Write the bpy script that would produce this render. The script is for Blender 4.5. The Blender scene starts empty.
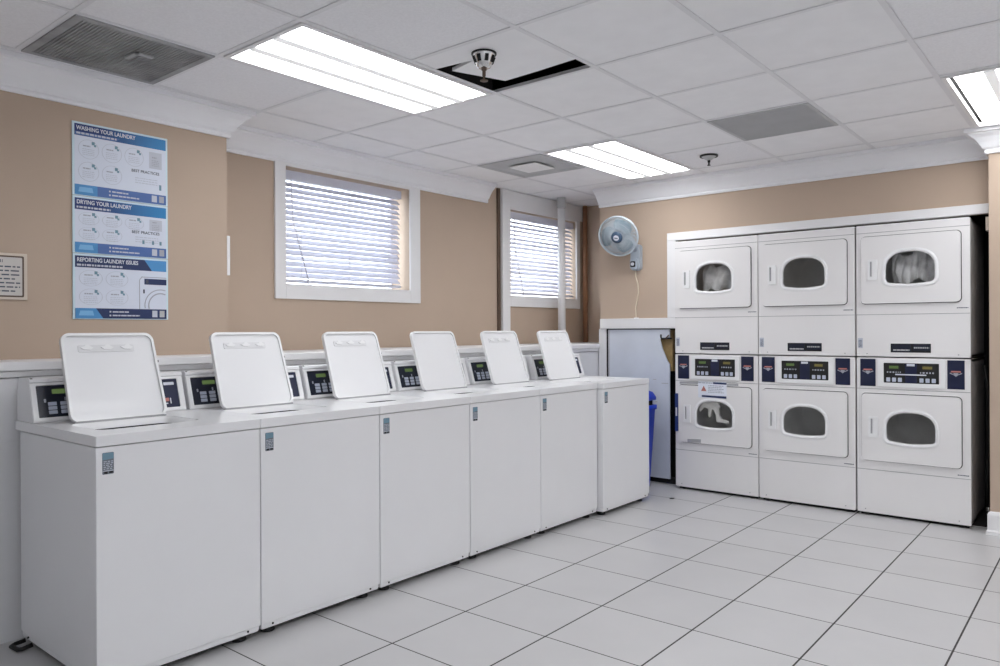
import bpy, bmesh, math, random
from mathutils import Matrix, Vector
PI = math.pi
random.seed(7)
S = bpy.context.scene
COL = S.collection

# ------------------------------------------------------------------ materials
def mat(name, color, rough=0.5, metal=0.0, noise=0.0, nscale=6.0, bump=0.0, bscale=60.0, spec=0.5, emit=None, estr=0.0, coat=0.0):
    m = bpy.data.materials.new(name); m.use_nodes = True
    nt = m.node_tree; b = nt.nodes['Principled BSDF']
    c = (*color, 1.0)
    b.inputs['Base Color'].default_value = c
    b.inputs['Roughness'].default_value = rough
    b.inputs['Metallic'].default_value = metal
    b.inputs['Specular IOR Level'].default_value = spec
    b.inputs['Coat Weight'].default_value = coat
    if emit:
        b.inputs['Emission Color'].default_value = (*emit, 1); b.inputs['Emission Strength'].default_value = estr
    if noise or bump:
        tc = nt.nodes.new('ShaderNodeTexCoord')
    if noise:
        n = nt.nodes.new('ShaderNodeTexNoise'); n.inputs['Scale'].default_value = nscale; n.inputs['Detail'].default_value = 5
        nt.links.new(tc.outputs['Object'], n.inputs['Vector'])
        r = nt.nodes.new('ShaderNodeMapRange'); r.inputs['From Min'].default_value = .3; r.inputs['From Max'].default_value = .7
        r.inputs['To Min'].default_value = 1 - noise; r.inputs['To Max'].default_value = 1 + noise
        nt.links.new(n.outputs['Fac'], r.inputs['Value'])
        x = nt.nodes.new('ShaderNodeVectorMath'); x.operation = 'SCALE'; x.inputs[0].default_value = color
        nt.links.new(r.outputs['Result'], x.inputs['Scale']); nt.links.new(x.outputs['Vector'], b.inputs['Base Color'])
    if bump:
        n = nt.nodes.new('ShaderNodeTexNoise'); n.inputs['Scale'].default_value = bscale; n.inputs['Detail'].default_value = 3
        nt.links.new(tc.outputs['Object'], n.inputs['Vector'])
        bp = nt.nodes.new('ShaderNodeBump'); bp.inputs['Strength'].default_value = bump; bp.inputs['Distance'].default_value = .002
        nt.links.new(n.outputs['Fac'], bp.inputs['Height']); nt.links.new(bp.outputs['Normal'], b.inputs['Normal'])
    return m

def sr(r, g, b):
    f = lambda v: (v/255/12.92) if v/255 <= .04045 else ((v/255+.055)/1.055)**2.4
    return (f(r), f(g), f(b))

M = {}
M['tan'] = mat('tan_paint', sr(187, 167, 149), .75, noise=.03, nscale=2.5, bump=.15, bscale=180)
M['off_white'] = mat('off_white_paint', sr(232, 233, 236), .8, noise=.02)
M['white_trim'] = mat('white_trim_paint', sr(232, 231, 232), .4, noise=.015)
M['crown'] = mat('white_crown_paint', sr(236, 236, 239), .5, noise=.015)
M['wainscot'] = mat('grey_white_panel', sr(222, 222, 224), .5, noise=.03, nscale=3)
M['ceil'] = mat('mineral_ceiling_tile', sr(240, 240, 243), .95, noise=.035, nscale=95, bump=.5, bscale=160, spec=.1)
M['ceil_smooth'] = mat('smooth_ceiling_tile', sr(242, 242, 244), .9, noise=.02, nscale=8, spec=.1)
M['tbar'] = mat('white_grid_metal', sr(228, 228, 231), .5, noise=.02)
M['plenum'] = mat('dark_plenum', sr(38, 36, 36), .9, noise=.1)
M['white_enamel'] = mat('white_enamel', sr(232, 232, 234), .28, noise=.012, nscale=3, coat=.2)
M['dryer_enamel'] = mat('warm_white_enamel', sr(231, 229, 229), .3, noise=.012, nscale=3, coat=.2)
M['lid_enamel'] = mat('lid_white_enamel', sr(236, 236, 237), .3, noise=.01, coat=.3)
M['black'] = mat('black_rubber', sr(14, 14, 15), .6, noise=.1)
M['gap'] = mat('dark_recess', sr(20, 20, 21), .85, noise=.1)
M['navy'] = mat('navy_panel', sr(15, 24, 58), .35, noise=.08)
M['dark_navy'] = mat('dark_navy_panel', sr(14, 21, 40), .3, noise=.08)
M['key'] = mat('pale_key', sr(186, 192, 208), .4, noise=.03)
M['green'] = mat('green_display', sr(60, 84, 40), .3, noise=.1, emit=sr(150, 180, 110), estr=.10)
M['amber'] = mat('amber_display', sr(90, 80, 40), .3, noise=.1, emit=sr(190, 180, 110), estr=.08)
M['salmon'] = mat('salmon_print', sr(190, 120, 112), .5, noise=.04)
M['white_print'] = mat('white_print', sr(214, 216, 226), .5, noise=.03)
M['grey_print'] = mat('grey_print', sr(165, 168, 180), .6, noise=.03)
M['pale_print'] = mat('pale_grey_print', sr(192, 196, 208), .6, noise=.03)
M['dark_print'] = mat('dark_print', sr(70, 76, 92), .6, noise=.05)
M['sticker'] = mat('grey_sticker', sr(112, 118, 128), .6, noise=.06)
M['teal_print'] = mat('teal_print', sr(112, 146, 164), .6, noise=.05)
M['blue_print'] = mat('blue_print', sr(72, 104, 164), .5, noise=.03)
M['sky_print'] = mat('sky_blue_print', sr(72, 140, 196), .5, noise=.03)
M['light_blue_print'] = mat('light_blue_print', sr(120, 178, 220), .5, noise=.03)
M['navy_print'] = mat('navy_print', sr(28, 46, 92), .5, noise=.03)
M['poster'] = mat('poster_board', sr(214, 220, 234), .35, noise=.015)
M['poster_edge'] = mat('poster_white_border', sr(206, 226, 236), .4, noise=.015)
M['cream'] = mat('cream_plaque', sr(212, 200, 186), .5, noise=.02)
M['plaque'] = mat('plaque_face', sr(205, 200, 196), .4, noise=.03)
M['brown'] = mat('dark_brown', sr(92, 74, 62), .6, noise=.1)
M['copper'] = mat('rusty_brown_pipe', sr(146, 104, 76), .5, noise=.15, nscale=14)
M['wood'] = mat('raw_tan_wood', sr(168, 142, 96), .7, noise=.18, nscale=20)
M['board'] = mat('pale_blue_board', sr(212, 218, 228), .45, noise=.05, nscale=4)
M['blue_plastic'] = mat('blue_plastic', sr(28, 62, 196), .35, noise=.04)
M['slat'] = mat('white_blind_slat', sr(206, 206, 218), .45, noise=.02)
def make_translucent(m, color, fac):
    nt = m.node_tree; b = nt.nodes['Principled BSDF']; o = nt.nodes['Material Output']
    t = nt.nodes.new('ShaderNodeBsdfTranslucent'); t.inputs['Color'].default_value = (*color, 1)
    x = nt.nodes.new('ShaderNodeMixShader'); x.inputs['Fac'].default_value = fac
    nt.links.new(b.outputs[0], x.inputs[1]); nt.links.new(t.outputs[0], x.inputs[2]); nt.links.new(x.outputs[0], o.inputs['Surface'])
make_translucent(M['slat'], (.85, .85, .92), .12)
M['chrome'] = mat('chrome', sr(205, 205, 205), .22, metal=1.0, noise=.04)
M['grille_dark'] = mat('dusty_grey_grille', sr(162, 162, 164), .8, noise=.28, nscale=5)
M['grille'] = mat('grey_grille', sr(184, 185, 187), .6, noise=.05)
M['diffuser_in'] = mat('pale_diffuser', sr(240, 240, 240), .6, noise=.03)
M['fan_grey'] = mat('fan_grey_plastic', sr(178, 188, 200), .4, noise=.03)
M['fan_wire'] = mat('fan_wire', sr(188, 198, 206), .35, noise=.03)
M['fan_blade'] = mat('fan_blade_plastic', sr(96, 130, 148), .3, noise=.04)
M['fan_hub'] = mat('fan_slate_hub', sr(62, 84, 110), .35, noise=.04)
M['cord'] = mat('cream_cord', sr(226, 214, 192), .5, noise=.03)
M['cloth_grey'] = mat('grey_cloth', sr(214, 214, 214), .9, noise=.3, nscale=14)
M['cloth_white'] = mat('white_cloth', sr(236, 234, 228), .9, noise=.06, nscale=14)
M['steel'] = mat('grey_drum_steel', sr(222, 222, 220), .45, metal=.0, noise=.08)
M['tape'] = mat('grey_tape', sr(170, 170, 174), .5, noise=.04)
M['paper'] = mat('white_paper', sr(226, 230, 240), .7, noise=.02)
M['blue_tag'] = mat('dark_blue_tag', sr(42, 62, 124), .5, noise=.06)
M['brick'] = None
M['lens'] = mat('lamp_lens', (1, 1, 1), .5, noise=.01, emit=(.965, .985, 1.0), estr=4.2)
M['spine'] = mat('lamp_spine', (.9, .9, .9), .5, noise=.01, emit=(.965, .985, 1.0), estr=.15)

def glass_mat(name, tint, gloss=.08):
    m = bpy.data.materials.new(name); m.use_nodes = True; nt = m.node_tree; nt.nodes.clear()
    o = nt.nodes.new('ShaderNodeOutputMaterial'); t = nt.nodes.new('ShaderNodeBsdfTransparent'); g = nt.nodes.new('ShaderNodeBsdfGlossy')
    t.inputs['Color'].default_value = (*tint, 1); g.inputs['Roughness'].default_value = .05
    lw = nt.nodes.new('ShaderNodeLayerWeight'); pw_ = nt.nodes.new('ShaderNodeMath'); pw_.operation = 'POWER'; pw_.inputs[1].default_value = 5
    f = nt.nodes.new('ShaderNodeMath'); f.operation = 'MULTIPLY_ADD'; f.inputs[1].default_value = .8; f.inputs[2].default_value = .04
    nt.links.new(lw.outputs['Facing'], pw_.inputs[0]); nt.links.new(pw_.outputs[0], f.inputs[0])
    mx = nt.nodes.new('ShaderNodeMixShader')
    nt.links.new(f.outputs[0], mx.inputs['Fac']); nt.links.new(t.outputs[0], mx.inputs[1]); nt.links.new(g.outputs[0], mx.inputs[2])
    nt.links.new(mx.outputs[0], o.inputs['Surface'])
    return m
M['glass'] = glass_mat('window_glass', (.93, .96, .97))
M['dryer_glass'] = glass_mat('smoked_door_glass', (.93, .93, .93))

def floor_mat():
    m = bpy.data.materials.new('white_ceramic_tile'); m.use_nodes = True; nt = m.node_tree; b = nt.nodes['Principled BSDF']
    N = nt.nodes.new; L = nt.links.new
    tc = N('ShaderNodeTexCoord'); sp = N('ShaderNodeSeparateXYZ'); L(tc.outputs['Object'], sp.inputs[0])
    T = .455
    def math_(op, a, b_=None):
        n = N('ShaderNodeMath'); n.operation = op
        for i, v in enumerate((a, b_)):
            if v is None: continue
            if isinstance(v, (int, float)): n.inputs[i].default_value = v
            else: L(v, n.inputs[i])
        return n.outputs[0]
    def grid(sock, off, w):
        s = math_('DIVIDE', math_('SUBTRACT', sock, off), T)
        f = math_('SUBTRACT', s, math_('FLOOR', s))
        d = math_('ABSOLUTE', math_('SUBTRACT', f, .5))
        return math_('GREATER_THAN', d, .5 - w/T/2), math_('FLOOR', s)
    gx, ix = grid(sp.outputs[0], -2.337, .0075)
    gx = math_('MULTIPLY', gx, math_('GREATER_THAN', sp.outputs[0], -2.6))
    gy, iy = grid(sp.outputs[1], 2.124, .0058)
    g = math_('MAXIMUM', gx, gy)
    cid = N('ShaderNodeCombineXYZ'); L(ix, cid.inputs[0]); L(iy, cid.inputs[1])
    wn = N('ShaderNodeTexWhiteNoise'); L(cid.outputs[0], wn.inputs['Vector'])
    nz = N('ShaderNodeTexNoise'); nz.inputs['Scale'].default_value = 3.2; nz.inputs['Detail'].default_value = 6; L(tc.outputs['Object'], nz.inputs['Vector'])
    v = math_('ADD', math_('MULTIPLY', wn.outputs['Value'], .05), math_('ADD', math_('MULTIPLY', nz.outputs['Fac'], .12), .885))
    sc = N('ShaderNodeVectorMath'); sc.operation = 'SCALE'; sc.inputs[0].default_value = sr(194, 193, 194); L(v, sc.inputs['Scale'])
    mx = N('ShaderNodeMix'); mx.data_type = 'RGBA'; L(g, mx.inputs['Factor']); L(sc.outputs[0], mx.inputs['A']); mx.inputs['B'].default_value = (*sr(58, 55, 55), 1)
    L(mx.outputs['Result'], b.inputs['Base Color'])
    rg = math_('ADD', math_('MULTIPLY', g, .5), .36); L(rg, b.inputs['Roughness'])
    bp = N('ShaderNodeBump'); bp.inputs['Strength'].default_value = .4; bp.inputs['Distance'].default_value = .002
    L(math_('SUBTRACT', 1.0, g), bp.inputs['Height']); L(bp.outputs['Normal'], b.inputs['Normal'])
    return m
M['floor'] = floor_mat()

def brick_mat():
    m = bpy.data.materials.new('pink_brick'); m.use_nodes = True; nt = m.node_tree; b = nt.nodes['Principled BSDF']
    tc = nt.nodes.new('ShaderNodeTexCoord'); mp = nt.nodes.new('ShaderNodeMapping'); mp.inputs['Rotation'].default_value = (PI/2, 0, PI/2)
    br = nt.nodes.new('ShaderNodeTexBrick'); br.inputs['Scale'].default_value = 4.5
    br.inputs['Color1'].default_value = (*sr(196, 150, 140), 1); br.inputs['Color2'].default_value = (*sr(180, 132, 124), 1); br.inputs['Mortar'].default_value = (*sr(214, 204, 200), 1)
    nt.links.new(tc.outputs['Object'], mp.inputs[0]); nt.links.new(mp.outputs[0], br.inputs['Vector']); nt.links.new(br.outputs['Color'], b.inputs['Base Color'])
    b.inputs['Roughness'].default_value = .9
    return m
M['brick'] = brick_mat()

def gradient_mat(name, c0, c1, y0, y1):
    m = bpy.data.materials.new(name); m.use_nodes = True; nt = m.node_tree; b = nt.nodes['Principled BSDF']
    tc = nt.nodes.new('ShaderNodeTexCoord'); sp = nt.nodes.new('ShaderNodeSeparateXYZ'); nt.links.new(tc.outputs['Object'], sp.inputs[0])
    r = nt.nodes.new('ShaderNodeMapRange'); r.inputs['From Min'].default_value = y0; r.inputs['From Max'].default_value = y1
    nt.links.new(sp.outputs['Y'], r.inputs['Value'])
    mx = nt.nodes.new('ShaderNodeMix'); mx.data_type = 'RGBA'; mx.inputs['A'].default_value = (*c0, 1); mx.inputs['B'].default_value = (*c1, 1)
    nt.links.new(r.outputs['Result'], mx.inputs['Factor']); nt.links.new(mx.outputs['Result'], b.inputs['Base Color']); b.inputs['Roughness'].default_value = .45
    return m
M['header_grad'] = gradient_mat('printed_header_blue', sr(30, 52, 112), sr(28, 126, 186), .12, .44)

# ------------------------------------------------------------------ mesh builder
class MB:
    def __init__(s): s.bm = bmesh.new()
    def box(s, x0, x1, y0, y1, z0, z1, bev=0.0, seg=2, mtx=None):
        mt = Matrix.Translation(((x0+x1)/2, (y0+y1)/2, (z0+z1)/2)) @ Matrix.Diagonal((abs(x1-x0), abs(y1-y0), abs(z1-z0), 1))
        r = bmesh.ops.create_cube(s.bm, size=1, matrix=mt)
        vs = r['verts']
        if bev:
            es = list({e for v in vs for e in v.link_edges})
            o = bmesh.ops.bevel(s.bm, geom=es, offset=bev, segments=seg, affect='EDGES', profile=.5)
            vs = list({v for f in o['faces'] for v in f.verts} | {v for v in vs if v.is_valid})
            fs = o['faces']
        if mtx is not None: bmesh.ops.transform(s.bm, matrix=mtx, verts=vs)
        return s
    def prism(s, pts, a, b, frame, smooth=False):
        """extrude the 2d outline pts from depth a to b; frame(u, v, d) -> xyz"""
        A = [s.bm.verts.new(frame(u, v, a)) for u, v in pts]; B = [s.bm.verts.new(frame(u, v, b)) for u, v in pts]
        n = len(pts)
        f1 = s.bm.faces.new(A); f2 = s.bm.faces.new(B[::-1])
        for i in range(n):
            f = s.bm.faces.new((A[i], B[i], B[(i+1) % n], A[(i+1) % n])); f.smooth = smooth
        return s
    def plate(s, outer, holes, a, b, frame):
        """outline with holes, extruded from depth a to b"""
        loops = [outer] + holes
        for d in (a, b):
            es = []
            for lp in loops:
                vs = [s.bm.verts.new(frame(u, v, d)) for u, v in lp]
                es += [s.bm.edges.new((vs[i], vs[(i+1) % len(vs)])) for i in range(len(vs))]
            bmesh.ops.triangle_fill(s.bm, use_beauty=True, use_dissolve=False, edges=es)
        for lp in loops:
            A = [s.bm.verts.new(frame(u, v, a)) for u, v in lp]; B = [s.bm.verts.new(frame(u, v, b)) for u, v in lp]
            n = len(lp)
            for i in range(n): s.bm.faces.new((A[i], B[i], B[(i+1) % n], A[(i+1) % n]))
        bmesh.ops.remove_doubles(s.bm, verts=s.bm.verts, dist=1e-6)
        return s
    def loft(s, loops, cap=(True, True), smooth=True):
        R = [[s.bm.verts.new(p) for p in lp] for lp in loops]; n = len(loops[0])
        for k in range(len(R)-1):
            for i in range(n):
                f = s.bm.faces.new((R[k][i], R[k][(i+1) % n], R[k+1][(i+1) % n], R[k+1][i])); f.smooth = smooth
        if cap[0]: s.bm.faces.new(R[0][::-1])
        if cap[1]: s.bm.faces.new(R[-1])
        return s
    def lathe(s, prof, n=24, mtx=None, cap=(True, True), smooth=True):
        loops = []
        for r, z in prof:
            lp = [Vector((r*math.cos(2*PI*i/n), r*math.sin(2*PI*i/n), z)) for i in range(n)]
            loops.append([mtx @ p if mtx is not None else p for p in lp])
        return s.loft(loops, cap, smooth)
    def tube(s, pts, r, n=10, closed=False, smooth=True):
        P = [Vector(p) for p in pts]; m = len(P); loops = []
        up = Vector((0, 0, 1)); prev = None
        for i in range(m):
            if closed: t = (P[(i+1) % m]-P[i-1]).normalized()
            else: t = (P[min(i+1, m-1)]-P[max(i-1, 0)]).normalized()
            if prev is None:
                a = up if abs(t.dot(up)) < .9 else Vector((1, 0, 0))
                nn = (a - t*a.dot(t)).normalized()
            else: nn = (prev - t*prev.dot(t)).normalized()
            prev = nn; bb = t.cross(nn)
            loops.append([P[i] + (nn*math.cos(2*PI*k/n) + bb*math.sin(2*PI*k/n))*r for k in range(n)])
        if closed:
            R = [[s.bm.verts.new(p) for p in lp] for lp in loops]
            for k in range(m):
                for i in range(n):
                    f = s.bm.faces.new((R[k][i], R[k][(i+1) % n], R[(k+1) % m][(i+1) % n], R[(k+1) % m][i])); f.smooth = smooth
            return s
        return s.loft(loops, smooth=smooth)
    def text(s, body, size, frame, d=0.0, align='LEFT', at=(0, 0), sx=1.0):
        c = bpy.data.curves.new('t', 'FONT'); c.body = body; c.size = size; c.offset = size*.022; c.align_x = align
        o = bpy.data.objects.new('t', c); COL.objects.link(o)
        dg = bpy.context.evaluated_depsgraph_get()
        me = bpy.data.meshes.new_from_object(o.evaluated_get(dg))
        vs = [s.bm.verts.new(frame(at[0]+v.co.x*sx, at[1]+v.co.y, d)) for v in me.vertices]
        for p in me.polygons:
            try: s.bm.faces.new([vs[i] for i in p.vertices])
            except ValueError: pass
        bpy.data.objects.remove(o); bpy.data.curves.remove(c); bpy.data.meshes.remove(me)
        return s
    def build(s, name, m, parent=None, recalc=True):
        if recalc: bmesh.ops.recalc_face_normals(s.bm, faces=s.bm.faces)
        me = bpy.data.meshes.new(name); s.bm.to_mesh(me); s.bm.free()
        for mm in (m if isinstance(m, (list, tuple)) else [m]): me.materials.append(mm)
        o = bpy.data.objects.new(name, me); COL.objects.link(o)
        if parent: o.parent = parent
        return o

def rrect(x0, x1, y0, y1, r, n=5):
    pts = []
    for cx, cy, a0 in ((x1-r, y1-r, 0), (x0+r, y1-r, PI/2), (x0+r, y0+r, PI), (x1-r, y0+r, 1.5*PI)):
        for k in range(n+1):
            a = a0 + PI/2*k/n; pts.append((cx+r*math.cos(a), cy+r*math.sin(a)))
    return pts
def tag(o, label, cat, group=None):
    o['label'] = label; o['category'] = cat
    if group: o['group'] = group
    return o
def thing(name, loc, label, cat, group=None, rz=0.0):
    o = bpy.data.objects.new(name, None); o.empty_display_size = .05; COL.objects.link(o)
    o.location = loc; o.rotation_euler = (0, 0, rz)
    return tag(o, label, cat, group)
def struct(name, mb, m, parent=None):
    o = mb.build(name, m, parent)
    if not parent: o['kind'] = 'structure'
    return o
def copy_tree(o, parent=None):
    c = o.copy(); COL.objects.link(c)
    if parent: c.parent = parent
    for ch in o.children: copy_tree(ch, c)
    return c
FX = lambda u, v, d: (d, u, v)          # outline in the YZ plane, depth along +X
FY = lambda u, v, d: (u, -d, v)         # outline in the XZ plane, depth toward -Y
FZ = lambda u, v, d: (u, v, d)

# ------------------------------------------------------------------ the setting
HC = 2.55                       # ceiling height
XP, XR = -3.90, -4.20           # poster wall, recessed window wall
YB, YE = 5.80, 6.45             # back wall, end of the window recess
XD, YD = 1.90, -1.60            # right wall, wall behind the camera
XL = -3.61                      # face of the low wainscot
b = MB(); b.box(-4.6, XD+.2, YD-.2, 6.8, -.12, 0); struct('floor', b, M['floor'])

b = MB(); b.box(-4.35, XP, YD-.15, 2.305, 0, 2.80); struct('wall_left', b, M['tan'])
W1 = (2.895, 4.01, 1.60, 2.385); W2 = (5.24, 6.30, 1.60, 2.385)
b = MB()
b.plate([(2.305, 0), (6.65, 0), (6.65, 2.8), (2.305, 2.8)], [[(w[0], w[2]), (w[1], w[2]), (w[1], w[3]), (w[0], w[3])] for w in (W1, W2)], XR-.24, XR, FX)
struct('wall_windows', b, M['tan'])
b = MB(); b.box(-4.44, -3.45, YE, YE+.15, 0, 2.8); struct('wall_recess_end', b, M['tan'])
b = MB()
b.box(-3.60, -3.52, YB, YB+.14, 0, 2.8); b.box(-3.52, -2.83, YB, YB+.14, 1.312, 2.8); b.box(-2.83, -.62, YB, YB+.14, 2.06, 2.8)
b.box(-3.60, -3.46, YB+.14, YE, 0, 2.8)
struct('wall_back', b, M['tan'])
b = MB(); b.box(-.625, XD+.1, 5.62, 5.97, 0, 2.8); struct('wall_pier', b, M['tan'])
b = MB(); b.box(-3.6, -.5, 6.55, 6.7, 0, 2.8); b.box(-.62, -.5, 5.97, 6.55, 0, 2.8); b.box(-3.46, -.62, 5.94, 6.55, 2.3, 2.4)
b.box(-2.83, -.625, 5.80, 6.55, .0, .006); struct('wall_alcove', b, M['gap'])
b = MB(); b.box(XD, XD+.15, YD-.15, 5.62, 0, 2.8); struct('wall_right', b, M['off_white'])
b = MB(); b.box(XP, XD+.15, YD-.15, YD, 0, 2.8); struct('wall_front', b, M['off_white'])
b = MB(); b.box(-4.6, XD+.2, YD-.2, 6.8, 2.80, 2.9); struct('ceiling_slab', b, M['plenum'])

# wainscot and its cap
b = MB(); b.box(-4.19, XL, YD, YE, 0, .845); b.box(-4.19, XL, YD, YE, .849, 1.108); b.box(-4.19, XL-.004, YD, YE, .84, .852); struct('wall_wainscot', b, M['wainscot'])
b = MB(); b.box(-4.195, XL+.008, YD, YE, 1.112, 1.138, .003); b.box(-4.195, XL+.022, YD, YE, 1.139, 1.178, .005); struct('trim_1', b, M['white_trim'])

# crown moulding, swept along the walls with mitred corners
PROF = [(0, 2.400), (.016, 2.400), (.020, 2.412), (.016, 2.424), (.030, 2.436), (.048, 2.466), (.072, 2.497), (.096, 2.516), (.100, 2.524), (.118, 2.526), (.118, 2.552), (0, 2.552)]
def crown(path, name, m=None, prof=PROF):
    P = [Vector((x, y)) for x, y in path]; loops = []
    for i, p in enumerate(P):
        ns = []
        if i > 0: d = (P[i]-P[i-1]).normalized(); ns.append(Vector((d.y, -d.x)))
        if i < len(P)-1: d = (P[i+1]-P[i]).normalized(); ns.append(Vector((d.y, -d.x)))
        n = ns[0] if len(ns) == 1 else (ns[0]+ns[1]).normalized() / max(.2, (ns[0]+ns[1]).normalized().dot(ns[0]))
        loops.append([(p.x+n.x*o, p.y+n.y*o, z) for o, z in prof])
    mb = MB(); mb.loft(loops, smooth=False); return struct(name, mb, m or M['crown'])
crown([(XP, YD), (XP, 2.305), (XR, 2.305), (XR, 4.93)], 'trim_2')
crown([(-3.60, YB), (-.625, YB), (-.625, 5.62), (XD, 5.62)], 'trim_3')
crown([(XD, 5.62), (XD, YD), (XP, YD)], 'trim_4')

# casings
def window(n, w, name):
    y0, y1, z0, z1 = w
    root = bpy.data.objects.new(name, None); COL.objects.link(root); root['kind'] = 'structure'
    mb = MB(); cw = .082; rt = .105 if n == 1 else .06
    mb.box(XR, XR+.018, y0-cw, y0, z0-.085, HC-.13 if n == 1 else 2.40, .003); mb.box(XR, XR+.018, y1, y1+rt, z0-.085, HC-.13 if n == 1 else 2.40, .003)
    mb.box(XR, XR+.018, y0, y1, z0-.085, z0, .003); mb.box(XR, XR+.018, y0, y1, z1, 2.42, .003)
    mb.build('window_casing', M['white_trim'], root)
    mb = MB(); mb.box(XR-.235, XR+.012, y0+.001, y1-.001, z0-.002, z0+.012, .002); mb.build('window_sill', M['white_trim'], root)
    mb = MB(); mb.plate([(y0, z0), (y1, z0), (y1, z1), (y0, z1)], [[(y0+.016, z0+.03), (y1-.016, z0+.03), (y1-.016, z1-.016), (y0+.016, z1-.016)]], XR-.225, XR-.195, FX)
    mb.build('window_frame', M['white_trim'], root)
    mb = MB(); mb.box(XR-.212, XR-.207, y0+.016, y1-.016, z0+.03, z1-.016); mb.build('window_pane', M['glass'], root)
    return root
window(1, W1, 'window_1'); window(2, W2, 'window_2')

# white boards around the second window
b = MB(); b.box(XR, XR+.022, 5.20, 6.44, 2.400, 2.549, .003); struct('trim_5', b, M['white_trim'])
b = MB(); b.box(XR, XR+.035, 5.108, 5.212, 1.178, 2.549, .004); struct('trim_6', b, M['white_trim'])
b = MB(); b.box(XR, XR+.02, 5.062, 5.095, 1.178, 2.549, .004); struct('shadow_strip', b, M['brown'])  # brown strip standing in for the shadow line beside the white board
# header and casing round the dryer alcove, board opening trim
b = MB(); b.box(-2.915, -.627, YB-.05, YB, 2.044, 2.108, .004); struct('trim_7', b, M['white_trim'])
b = MB(); b.box(-2.915, -2.835, YB-.05, YB, 1.40, 2.044, .003); struct('trim_8', b, M['white_trim'])
b = MB(); b.box(-3.575, -2.835, YB-.05, YB, 1.312, 1.400, .004); struct('trim_9', b, M['white_trim'])
b = MB(); b.box(-3.598, -3.523, YB-.03, YB, 0, 1.311, .003); struct('trim_13', b, M['white_trim'])
# baseboard of the pier
b = MB()
b.loft([[(-.625-o, 5.62-o, z) for o, z in ((0, 0), (.022, 0), (.022, .02), (.014, .03), (.014, .125), (.008, .14), (0, .145))],
        [(XD, 5.62-o, z) for o, z in ((0, 0), (.022, 0), (.022, .02), (.014, .03), (.014, .125), (.008, .14), (0, .145))]], smooth=False)
struct('baseboard_pier', b, M['white_trim'])
# bare timber behind the board and the bracket on the alcove wall
b = MB(); b.box(-3.515, -2.70, YB+.10, YB+.14, .0, 1.312); struct('wall_cavity', b, M['gap'])
b = MB(); b.box(-3.05, -2.904, YB+.02, YB+.06, .95, 1.300, .002); struct('trim_12', b, M['wood'])
b = MB(); b.box(-.655, -.627, 5.73, 5.80, 1.93, 2.018, .002); struct('trim_10', b, M['cream'])

# outside: a brick house wall across the yard and the yard itself
b = MB(); b.box(-9.3, -9.0, 9.0, 18, -.1, 2.75); struct('wall_outside', b, M['brick'])
b = MB(); b.box(-16, -4.62, -4, 18, -.14, -.02); struct('ground_outside', b, M['wainscot'])

# ------------------------------------------------------------------ ceiling
GP = .612; GX0, GY0 = -.69, 1.82
cells_special = {}
def cell(i, j): return (GX0+GP*i, GX0+GP*(i+1), GY0+GP*j, GY0+GP*(j+1))
for i, j in ((-4, 0), (-4, 1), (-4, 4), (-4, 5), (0, 4), (0, 5), (0, 0), (0, 1), (0, -4), (0, -3), (3, 0), (3, 1), (3, -4), (3, -3), (3, 4), (3, 5)): cells_special[(i, j)] = 'light'
cells_special[(-5, -1)] = cells_special[(-5, 4)] = cells_special[(-2, 4)] = 'vent'
cells_special[(-3, 1)] = 'askew'
X0, X1, Y0, Y1 = XR-.02, XD+.02, YD-.02, YE+.02
b = MB(); smooth_cells = MB()
for i in range(-6, 5):
    for j in range(-6, 8):
        if (i, j) in cells_special: continue
        x0, x1, y0, y1 = cell(i, j)
        x0, x1, y0, y1 = max(x0, X0), min(x1, X1), max(y0, Y0), min(y1, Y1)
        if x1-x0 < .01 or y1-y0 < .01: continue
        g = .0022; dz = random.uniform(0, .0015)
        (smooth_cells if j >= 1 and random.random() < .75 else b).box(x0+g, x1-g, y0+g, y1-g, HC+.003+dz, HC+.02+dz)
struct('ceiling', b, M['ceil'])
struct('ceiling_panels', smooth_cells, M['ceil_smooth'])
b = MB(); w = .012
for i in range(-5, 5):
    x = GX0+GP*i; b.box(x-w, x+w, Y0, Y1, HC, HC+.0025)
for j in range(-5, 8):
    y = GY0+GP*j
    for i in range(-6, 5):
        x0, x1 = max(GX0+GP*i, X0), min(GX0+GP*(i+1), X1)
        if x1-x0 < .02: continue
        if cells_special.get((i, j)) == 'light' and cells_special.get((i, j-1)) == 'light': continue
        b.box(x0+w, x1-w, y-w, y+w, HC+.0002, HC+.0027)
struct('ceiling_grid', b, M['tbar'])

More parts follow.
